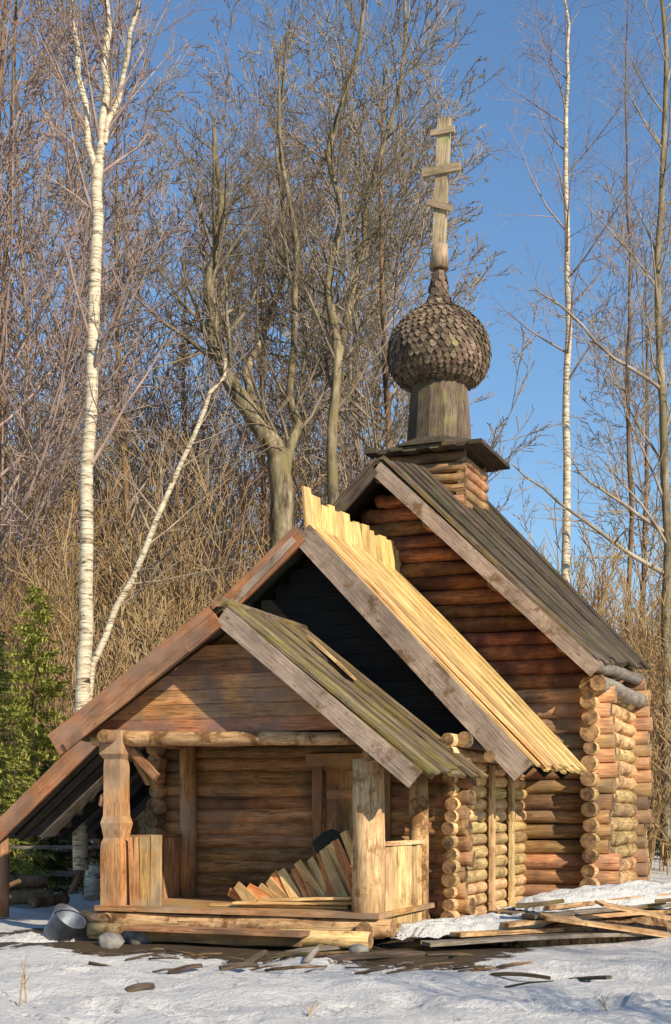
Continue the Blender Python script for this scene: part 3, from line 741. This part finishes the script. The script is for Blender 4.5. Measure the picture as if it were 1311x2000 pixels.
for i, (px, d, sc) in enumerate(spots):
    tm, cm = protos[i % 4]
    p = at(px, 1590, d); p.z = gz(p.x, p.y) - .1
    sc *= 1.24 if px < 850 else (1.05 if px < 1250 else 1.3)
    root = empty('woodland_tree', p, rg.uniform(0, 6.28)); root.scale = (sc, sc, sc * rg.uniform(.95, 1.1))
    tag(root, WL[px], 'tree', 'bare woodland trees behind the chapel')
    for nm, me in (('trunk', tm), ('crown', cm)):
        c = bpy.data.objects.new(nm, me); COL.objects.link(c); c.parent = root

for i, (x, y, sc, lab) in enumerate(((6.2, 5.2, .30, 'small bare tree nearest the camera, outside the picture, added to shade the snow'), (9.4, 6.2, .36, 'small bare tree farther right, outside the picture, added to shade the snow'))):  # unseen trees, added and kept small to cast shade on the foreground snow
    tm, cm = protos[(i + 1) % 4]; root = empty('unseen_shadow_tree', (x, y, gz(x, max(y, 4)) - .1), i * 2.0); root.scale = (sc, sc, sc); tag(root, lab, 'tree')
    for nm, me in (('trunk', tm), ('crown', cm)):
        c = bpy.data.objects.new(nm, me); COL.objects.link(c); c.parent = root

# the far thicket reads as one brown mass
def thicket():
    mb = MB(); rng = random.Random(77)
    def stem(p, H, r):
        out = []
        grow(out, p, (rng.uniform(-.15, .15), rng.uniform(-.1, .1), 1), H, r, 0, 2, rng, trop=.35, wob=.07, kids=(15, 7, 4), ang=(18, 45), start=.12, lf=(.25, .45))
        for pts, rr, lvl in out:
            mb.tube(pts[::2] if lvl == 0 and len(pts) > 8 else pts, [max(q_, .0105) for q_ in (rr[::2] if lvl == 0 and len(pts) > 8 else rr)], 3, 0, None, True, 0)
    for i in range(680):
        px = rng.uniform(-120, 1430); d = rng.uniform(32, 66)
        if 560 < px < 1050 and rng.random() < .55: continue
        H = d * .30 * rng.uniform(.55, 1.1) if px < 560 else d * .17 * rng.uniform(.6, 1.15)
        p = at(px, 1590, d); p.z = gz(p.x, p.y) - .1
        stem(p, H, .045)
    for i in range(330):      # low near brush
        px = rng.uniform(-60, 1400); d = rng.uniform(27, 36)
        if 330 < px < 1080: continue
        p = at(px, 1590, d); p.z = gz(p.x, p.y) - .1
        stem(p, rng.uniform(2.5, 7.5), .022)
    o = mb.build('thicket', [M['twig_brown']]); tag(o, 'dense brown leafless undergrowth and saplings behind the chapel', 'undergrowth', None, 'stuff')
thicket()

# spruces
def spruce_meshes(seed, H, Wd, mat, dens=1.0):
    rng = random.Random(seed); mb = MB()
    n = int(H * 15 * dens)
    for i in range(n):
        f = i / n; z = H * (.04 + .95 * f); Lb = Wd * (1 - f) ** .8 * rng.uniform(.6, 1.1) + .12
        a = rng.uniform(0, 2 * pi); d = Vector((cos(a), sin(a), rng.uniform(-.15, .2))).normalized()
        m_ = max(3, int(Lb / .07))
        for k in range(m_):
            q = Vector((0, 0, z)) + d * (Lb * (k + 1) / m_) + Vector((0, 0, -.12 * (Lb * (k / m_)) ** 2))
            for w in range(7):
                e = Vector((rng.gauss(0, 1), rng.gauss(0, 1), rng.gauss(0, .6))).normalized() + d * .6; e.normalize()
                s_ = e.cross(Vector((rng.random(), rng.random(), 1))).normalized() * rng.uniform(.014, .03)
                le = rng.uniform(.08, .18); A = len(mb.v)
                mb.v += [q - s_, q + s_, q + e * le]; mb.face((A, A + 1, A + 2), ((0, 0), (1, 0), (0, 1)))
    t = MB(); t.tube([(0, 0, 0), (0, 0, H * .5), (0, 0, H * .97)], [.05 * H / 3, .03 * H / 3, .008], 8, 0)
    return mesh_of('trunk', t, M['bark_brown']), mesh_of('crown', mb, mat)
sp = [spruce_meshes(1, 6.2, 1.35, M['needle_lit'], 2.4), spruce_meshes(2, 4.2, 1.3, M['needle'], 2.6)]
for (px, d, sc, k, lab) in ((70, 26, .98, 0, 'yellow-green spruce, tallest of the evergreens at the left edge'), (-10, 23.5, .80, 0, 'bushy yellow-green spruce cut by the left edge'), (150, 29, .75, 1, 'dark low spruce seen beneath the left eave by the carved post'),
                            (95, 25.5, .62, 1, 'dark small spruce under the tall yellow-green spruce'), (300, 32, .9, 1, 'dark spruce seen through the porch side opening'), (1300, 40, 1.05, 1, 'dark spruce at the right edge beyond the snow'), (1262, 47, .9, 1, 'distant dark spruce just right of the chapel wall')):
    p = at(px, 1590, d); p.z = gz(p.x, p.y) - .05
    root = empty('spruce', p, px); root.scale = (sc, sc, sc); tag(root, lab, 'spruce')
    for nm, me in zip(('trunk', 'crown'), sp[k]):
        c = bpy.data.objects.new(nm, me); COL.objects.link(c); c.parent = root

# ------------------------------------------------------------------ loose things
random.seed(21)
def single(mb, name, mats, label, cat, group=None, base=None):
    o = mb.build(name, mats, None, base); tag(o, label, cat, group); return o
# heap of fresh shingle boards in the porch
rs = random.Random(8)
for i in range(17):
    f = i / 16.0; s = -2.05 + 1.62 * f
    hgt = .14 + .72 * f ** 1.5 + rs.uniform(-.04, .06)
    mb = MB(); b0 = W(s + .18, .42 + rs.uniform(-.12, .1), .42); b1 = W(s - .10 - .16 * hgt + rs.uniform(-.05, .03), .55 + rs.uniform(-.1, .12), .42 + hgt)
    mb.board(b0, b1, .17 + rs.uniform(-.02, .03), .03, (W(0, -1) - W(0, 0)) + (W(1, 0) - W(0, 0)) * rs.uniform(-.3, .5), w1=.10)
    o = mb.build('shingle_board', [M['orange'] if i % 3 == 0 else M['new']], None, b0)
    tag(o, 'short fresh-cut board standing in the ragged stack inside the porch', 'board', 'fresh boards stacked in the porch')
mb = MB()
for k in range(3): mb.board(W(-2.2 + .1 * k, .25 + .1 * k, .42 + .03 * k), W(-.45, .3 + .1 * k, .43 + .035 * k + .12 * (k == 2)), .14, .03, (0, 0, 1))
for k, q in enumerate(((-2.25, .22, -.5, .3, .41), (-1.9, .12, -.42, .22, .445), (-1.6, .2, -.38, .12, .48))):
    mb = MB(); mb.board(W(q[0], q[1], q[4]), W(q[2], q[3], q[4] + .03 * k), .15, .03, (0, 0, 1))
    single(mb, 'plank', [M['new']], ['long fresh plank lying on the porch floor, lowest under the board stack', 'fresh plank lying second from the bottom under the porch board stack', 'short fresh plank topmost under the porch board stack'][k], 'plank', None, W(q[0], q[1], q[4]))
# dark bundle behind the stack
mb = MB(); c = W(-1.02, 1.0, 0)
mb.lathe((c.x, c.y, .39), [(.17, 0), (.22, .15), (.24, .45), (.17, .62), (.21, .76), (.13, .88), (.03, .92)], 11)
for v in mb.v: v += Vector((mn.noise(v * 5), mn.noise(v * 5 + Vector((9, 0, 0))), 0)) * .07
single(mb, 'cloth_sack', [M['cloth']], 'dark green cloth sack standing behind the board stack by the door', 'sack', None, c + Vector((0, 0, .39)))
# loose pale board on the porch roof, built from the slope's own line
def onroof(s, u, up=.08):
    return W(s, u, 3.88 - (s - AX) * (3.88 - 1.96) / (.60 - AX) + up)
mb = MB(); mb.board(onroof(-1.42, 1.3, .14), onroof(-.72, .95, .15), .17, .03, (.5, 0, .8)); single(mb, 'loose_board', [M['bright']], 'short pale board lying loose on the mossy right slope of the porch roof', 'board', None, onroof(-1.55, 1.3))
# plank pile at the right
rp = random.Random(4); k = 0
A0 = Vector((1.05, 14.75, 0)); dirp = Vector((3.6, 1.55, 0)).normalized(); sidep = Vector((-dirp.y, dirp.x, 0))
pile = []
for layer in range(5):
    for j in range(3):
        L = rp.uniform(3.6, 5.0); st = rp.uniform(-.1, .3) + layer * .42
        a = A0 + dirp * st + sidep * (j * .30 + .06 * layer + rp.uniform(-.05, .05)); b = a + (dirp + sidep * rp.uniform(-.09, .09)).normalized() * L
        z = .06 + layer * .085
        a = a + Vector((0, 0, z)); b = b + Vector((0, 0, z + .03 * layer + rp.uniform(0, .04)))
        mb = MB(); mb.board(a, b, .23 + rp.uniform(-.04, .05), .045, (0, 0, 1), bow=rp.uniform(-.05, .05))
        o = mb.build('plank', [M['log_pale'] if rp.random() < .6 else M['grey']], None, a)
        tag(o, 'long weathered plank in the snowy heap right of the chapel', 'plank', 'planks heaped on the snow at the right'); pile.append(o)
def heap(name, cx, cy, lx, ly, hz, rot, mat, label, cat, kind, z0=0.0, n=40, seed=0):
    mb = MB(); c_, s_ = cos(rot), sin(rot)
    for j in range(n + 1):
        for i in range(n + 1):
            x = (i / n * 2 - 1); y = (j / n * 2 - 1); r = min(1, sqrt(x * x + y * y))
            h = hz * max(0, (1 - r * r)) ** .8 * (1 + .5 * mn.noise(Vector((x * 3, y * 3, seed)))) + .04 * mn.noise(Vector((x * 9, y * 9, seed)))
            X = x * lx * (1 + .2 * mn.noise(Vector((x * 2, y * 2, seed + 5)))); Y = y * ly
            wx = cx + X * c_ - Y * s_; wy = cy + X * s_ + Y * c_
            mb.v.append(Vector((wx, wy, z0 + h - (.1 if r >= 1 else 0))))
    for j in range(n):
        for i in range(n):
            A = j * (n + 1) + i; mb.face((A, A + 1, A + n + 2, A + n + 1), ((0, 0), (1, 0), (1, 1), (0, 1)), 0, True)
    o = mb.build(name, [mat]); 
    if kind: tag(o, label, cat, None, kind)
    return o
ra = atan2(1.55, 3.6)
q = A0 + dirp * 3.0 + sidep * .5
heap('wood_debris', q.x, q.y, 2.3, .62, .42, ra, M['debris'], 'brown rotten wood and bark chips heaped under the planks at the right', 'wood debris', 'stuff', 0.02, 60, 4)
q = A0 + dirp * 3.3 + sidep * .5
heap('snow', q.x, q.y, 1.8, .42, .17, ra, M['snow'], 'snow lying on the plank heap at the right', 'snow', 'stuff', .46, seed=2)
heap('snow', (A0 + dirp * .9).x, (A0 + dirp * .9 + sidep * .5).y, 1.3, .27, .09, ra, M['snow'], 'thin snow on the tip of the plank heap', 'snow', 'stuff', .22, seed=6)
for i, (x0, x1, y0, y1, w) in enumerate(((1060, 1330, 1790, 1830, .2), (1170, 1340, 1765, 1800, .18), (1110, 1190, 1868, 1915, .06))):
    d0 = 15.2 if i < 2 else 12.6; d1 = d0 + (.5 if i < 2 else -.6)
    a = at(x0, y0, d0); b = at(x1, y1, d1)
    if i == 2: a.z = gz(a.x, a.y) + .06; b.z = gz(b.x, b.y) + .05
    mb = MB(); mb.board(a, b, w, .03, (0, -.25, 1), bow=.005); single(mb, 'plank', [M['log_pale'] if i < 2 else M['darkroof']], ['thick pale plank lying askew across the front of the right heap', 'pale plank topmost on the snow of the right heap', 'short dark board in the snow before the right heap'][i], 'plank', None, a)
for i in range(12):
    a = A0 + dirp * rp.uniform(.3, 4.3) + sidep * rp.uniform(-.1, .5) + Vector((0, 0, rp.uniform(.1, .5))); an = ra + rp.uniform(-.5, .5); L_ = rp.uniform(.5, 1.4)
    b = a + Vector((cos(an), sin(an), rp.uniform(-.06, .12))) * L_
    mb = MB(); mb.board(a, b, rp.uniform(.05, .11), .025, (rp.uniform(-.5, .5), -.4, 1), bow=rp.uniform(-.05, .05), w1=rp.uniform(.02, .06))
    o = mb.build('lath', [M['log_pale'] if rp.random() < .5 else M['bark']], None, a); tag(o, 'thin splintered lath sticking out of the heap at the right', 'lath', 'splintered laths in the right heap')
# debris in front of the porch
deb = [(470, 1880, 520, 1862, .09, 'near_black', 'dark broken board tilted up in the snow before the step'), (430, 1893, 505, 1890, .12, 'near_black', 'flat dark board lying before the porch step'), (520, 1868, 610, 1872, .10, 'near_black', 'long black board lying before the porch step'),
       (598, 1885, 628, 1850, .08, 'grey', 'short grey stake leaning up before the porch'), (330, 1893, 395, 1890, .09, 'near_black', 'small dark board on the snow left of the step'), (248, 1932, 302, 1930, .13, 'near_black', 'lone dark board flat on the snow in the foreground'),
       (640, 1878, 830, 1872, .16, 'near_black', 'long dark beam lying on the ground before the right post'), (960, 1905, 1075, 1915, .06, 'near_black', 'dark flat board before the plank heap'), (560, 1858, 690, 1850, .13, 'grey', 'grey board lying along the foot of the step')]
for (x0, y0, x1, y1, w, mt, lab) in deb:
    d0 = EYE * FPX / (y0 - HY); a = at(x0, y0, d0); d1 = EYE * FPX / (max(y1, y0 - 6) - HY); b = at(x1, y1, d1)
    a.z = gz(a.x, a.y) + .005; mt = 'darkroof' if mt == 'near_black' else mt
    b.z = max(b.z if y0 - y1 > 12 else 0, gz(b.x, b.y)) + .02
    mb = MB(); mb.board(a, b, w * .8, .028, (.1, -.3, 1), bow=.02, w1=w * .45); single(mb, 'board', [M[mt]], lab, 'board', None, a)
rk = random.Random(31)
for i in range(34):      # sticks and splinters along the foot of the chapel
    px = rk.uniform(150, 1150); py = rk.uniform(1858, 1905) if px < 900 else rk.uniform(1880, 1925); d = EYE * FPX / (py - HY); a = at(px, py, d); an = rk.uniform(-.7, .7); L_ = rk.uniform(.15, .6)
    b = a + Vector((cos(an), sin(an), 0)) * L_; a.z = gz(a.x, a.y) + .02; b.z = gz(b.x, b.y) + rk.uniform(.01, .08); c_ = (a + b) / 2 + Vector((0, rk.uniform(-.04, .04), .01))
    mb = MB(); w_ = rk.uniform(.008, .022); mb.tube([a, c_, b], [w_, w_ * .9, w_ * .5], 5, 0, 0)
    o = mb.build('stick', [M['bark_brown'] if rk.random() < .6 else M['darkroof']], None, a); tag(o, 'small broken stick lying on the snow and bare earth before the chapel', 'stick', 'sticks scattered before the chapel')
# stones at the chapel's foot
for i, (px, py, r) in enumerate(((275, 1838, .2), (215, 1846, .15), (545, 1835, .14), (700, 1862, .11), (860, 1842, .13), (660, 1845, .12), (1040, 1800, .12))):
    d = EYE * FPX / (py - HY); p = at(px, py, d); mb = MB(); rr = random.Random(i)
    prof_ = [(r * .7, -.05), (r, r * .25), (r * .85, r * .6), (r * .4, r * .85), (0.004, r * .9)]
    mb.lathe((p.x, p.y, 0), prof_, 10)
    for v in mb.v: v += Vector((mn.noise(v * 6 + Vector((i, 0, 0))), mn.noise(v * 6 + Vector((0, i, 0))), mn.noise(v * 6))) * r * .35
    single(mb, 'stone', [M['stone']], ['largest grey stone under the left front panel', 'stone under the carved left post', 'small stone by the middle of the step', 'stone in front of the right post', 'stone at the tip of the plank heap', 'stone under the right end of the step', 'stone at the vestibule wall foot beyond the heap'][i], 'stone', None, (p.x, p.y, 0))
# bucket on its side, left
d = 15.6; p = at(122, 1835, d); root = empty('metal_bucket', (p.x, p.y, .17), .5); tag(root, 'dented grey metal bucket lying tilted in the snow left of the porch', 'bucket')
mb = MB(); pr_ = [(.155, 0), (.16, .01), (.20, .34), (.21, .36), (.19, .345), (.15, .02)]
mb.lathe((0, 0, -.17), pr_, 24); body = mb.build('body', [M['steel']], root); body.rotation_euler = (radians(35), radians(25), 0)
mb = MB(); mb.tube([(cos(a) * .2, .02, .18 + sin(a) * .2) for a in [pi * k / 12 for k in range(13)]], .008, 6); hd = mb.build('handle', [M['iron']], root); hd.rotation_euler = (radians(60), radians(25), 0)
heap('snow', p.x - .35, p.y + .1, .5, .3, .09, 0, M['snowcap'], 'low snow mound beside the bucket', 'snow', 'stuff', 0, 24, 8)
# trestle table, left background
d = 24.0; p = at(85, 1590, d); root = empty('trestle_table', (p.x, p.y, gz(p.x, p.y)), -.1); tag(root, 'rough wooden table on crossed legs standing in the snow at the left', 'table')
mb = MB()
for k in range(4): mb.board((-1.1, -.33 + .22 * k, .86), (1.0, -.33 + .22 * k, .86), .21, .045, (0, 0, 1))
mb.build('tabletop', [M['grey']], root)
for sx in (-.75, .72):
    for (y0, y1) in ((-.4, .35), (.4, -.35)):
        mb = MB(); mb.board((sx + (.035 if y0 > 0 else -.035) - .12, y0, -.05), (sx + (.035 if y0 > 0 else -.035) + .12, y1, .83), .10, .06, (1, 0, 0)); mb.build('leg', [M['log']], root)
mb = MB(); mb.board((-.9, 0, .4), (.9, 0, .38), .1, .05, (0, 1, 0)); mb.build('stretcher', [M['grey']], root)
# bench beside it, and a birch stump
for i, (px, d, z, L_, an, lab) in enumerate(((10, 21.6, .12, 1.5, .1, 'lowest front log of the rough pile before the trestle table'), (30, 22.1, .13, 1.3, -.15, 'log lying behind the front one before the trestle table'), (25, 21.9, .34, 1.1, .35, 'log lying askew on top of the two before the trestle table'), (95, 21.2, .10, .7, .9, 'short dark log alone in the snow right of the rough pile'))):
    p = at(px, 1590, d); a = Vector((p.x - cos(an) * L_ / 2, p.y - sin(an) * L_ / 2, z)); b = Vector((p.x + cos(an) * L_ / 2, p.y + sin(an) * L_ / 2, z + .04))
    mb = MB(); log(mb, a, b, .11 - .015 * (i % 2)); single(mb, 'cut_log', [M['bark_brown'], M['end']], lab, 'log', None, a)
p = at(180, 1590, 23); mb = MB(); mb.tube([(p.x, p.y, -.05), (p.x, p.y, .3), (p.x + .02, p.y, .62)], [.15, .14, .13], 12, 0, 1); single(mb, 'birch_stump', [M['birch'], M['end']], 'pale upright birch stump behind the carved left post', 'stump', None, (p.x, p.y, 0))
# dry stalks in the foreground snow
for i, (px, py, hh, ln) in enumerate(((38, 1965, .42, .05), (52, 1950, .30, -.03), (600, 1985, .10, .05), (1190, 1985, .12, -.08))):
    d = EYE * FPX / (py - HY); p = at(px, py, d); p.z = gz(p.x, p.y) - .02; mb = MB(); rr = random.Random(i)
    mb.tube([p, p + Vector((ln * .4, 0, hh * .5)), p + Vector((ln, .02, hh))], [.008, .006, .003], 5)
    for k in range(3):
        q0 = p + Vector((ln * .4, 0, hh * (.45 + .15 * k))); mb.tube([q0, q0 + Vector((rr.uniform(-.08, .08), rr.uniform(-.05, .05), .07))], [.004, .002], 4)
    single(mb, 'dry_stalk', [M['twig_brown']], ['tallest dry weed stalk in the left foreground snow', 'shorter dry stalk beside the tallest one', 'tiny stalk in the middle foreground snow', 'tiny stalk in the right foreground snow'][i], 'weed', None, p)
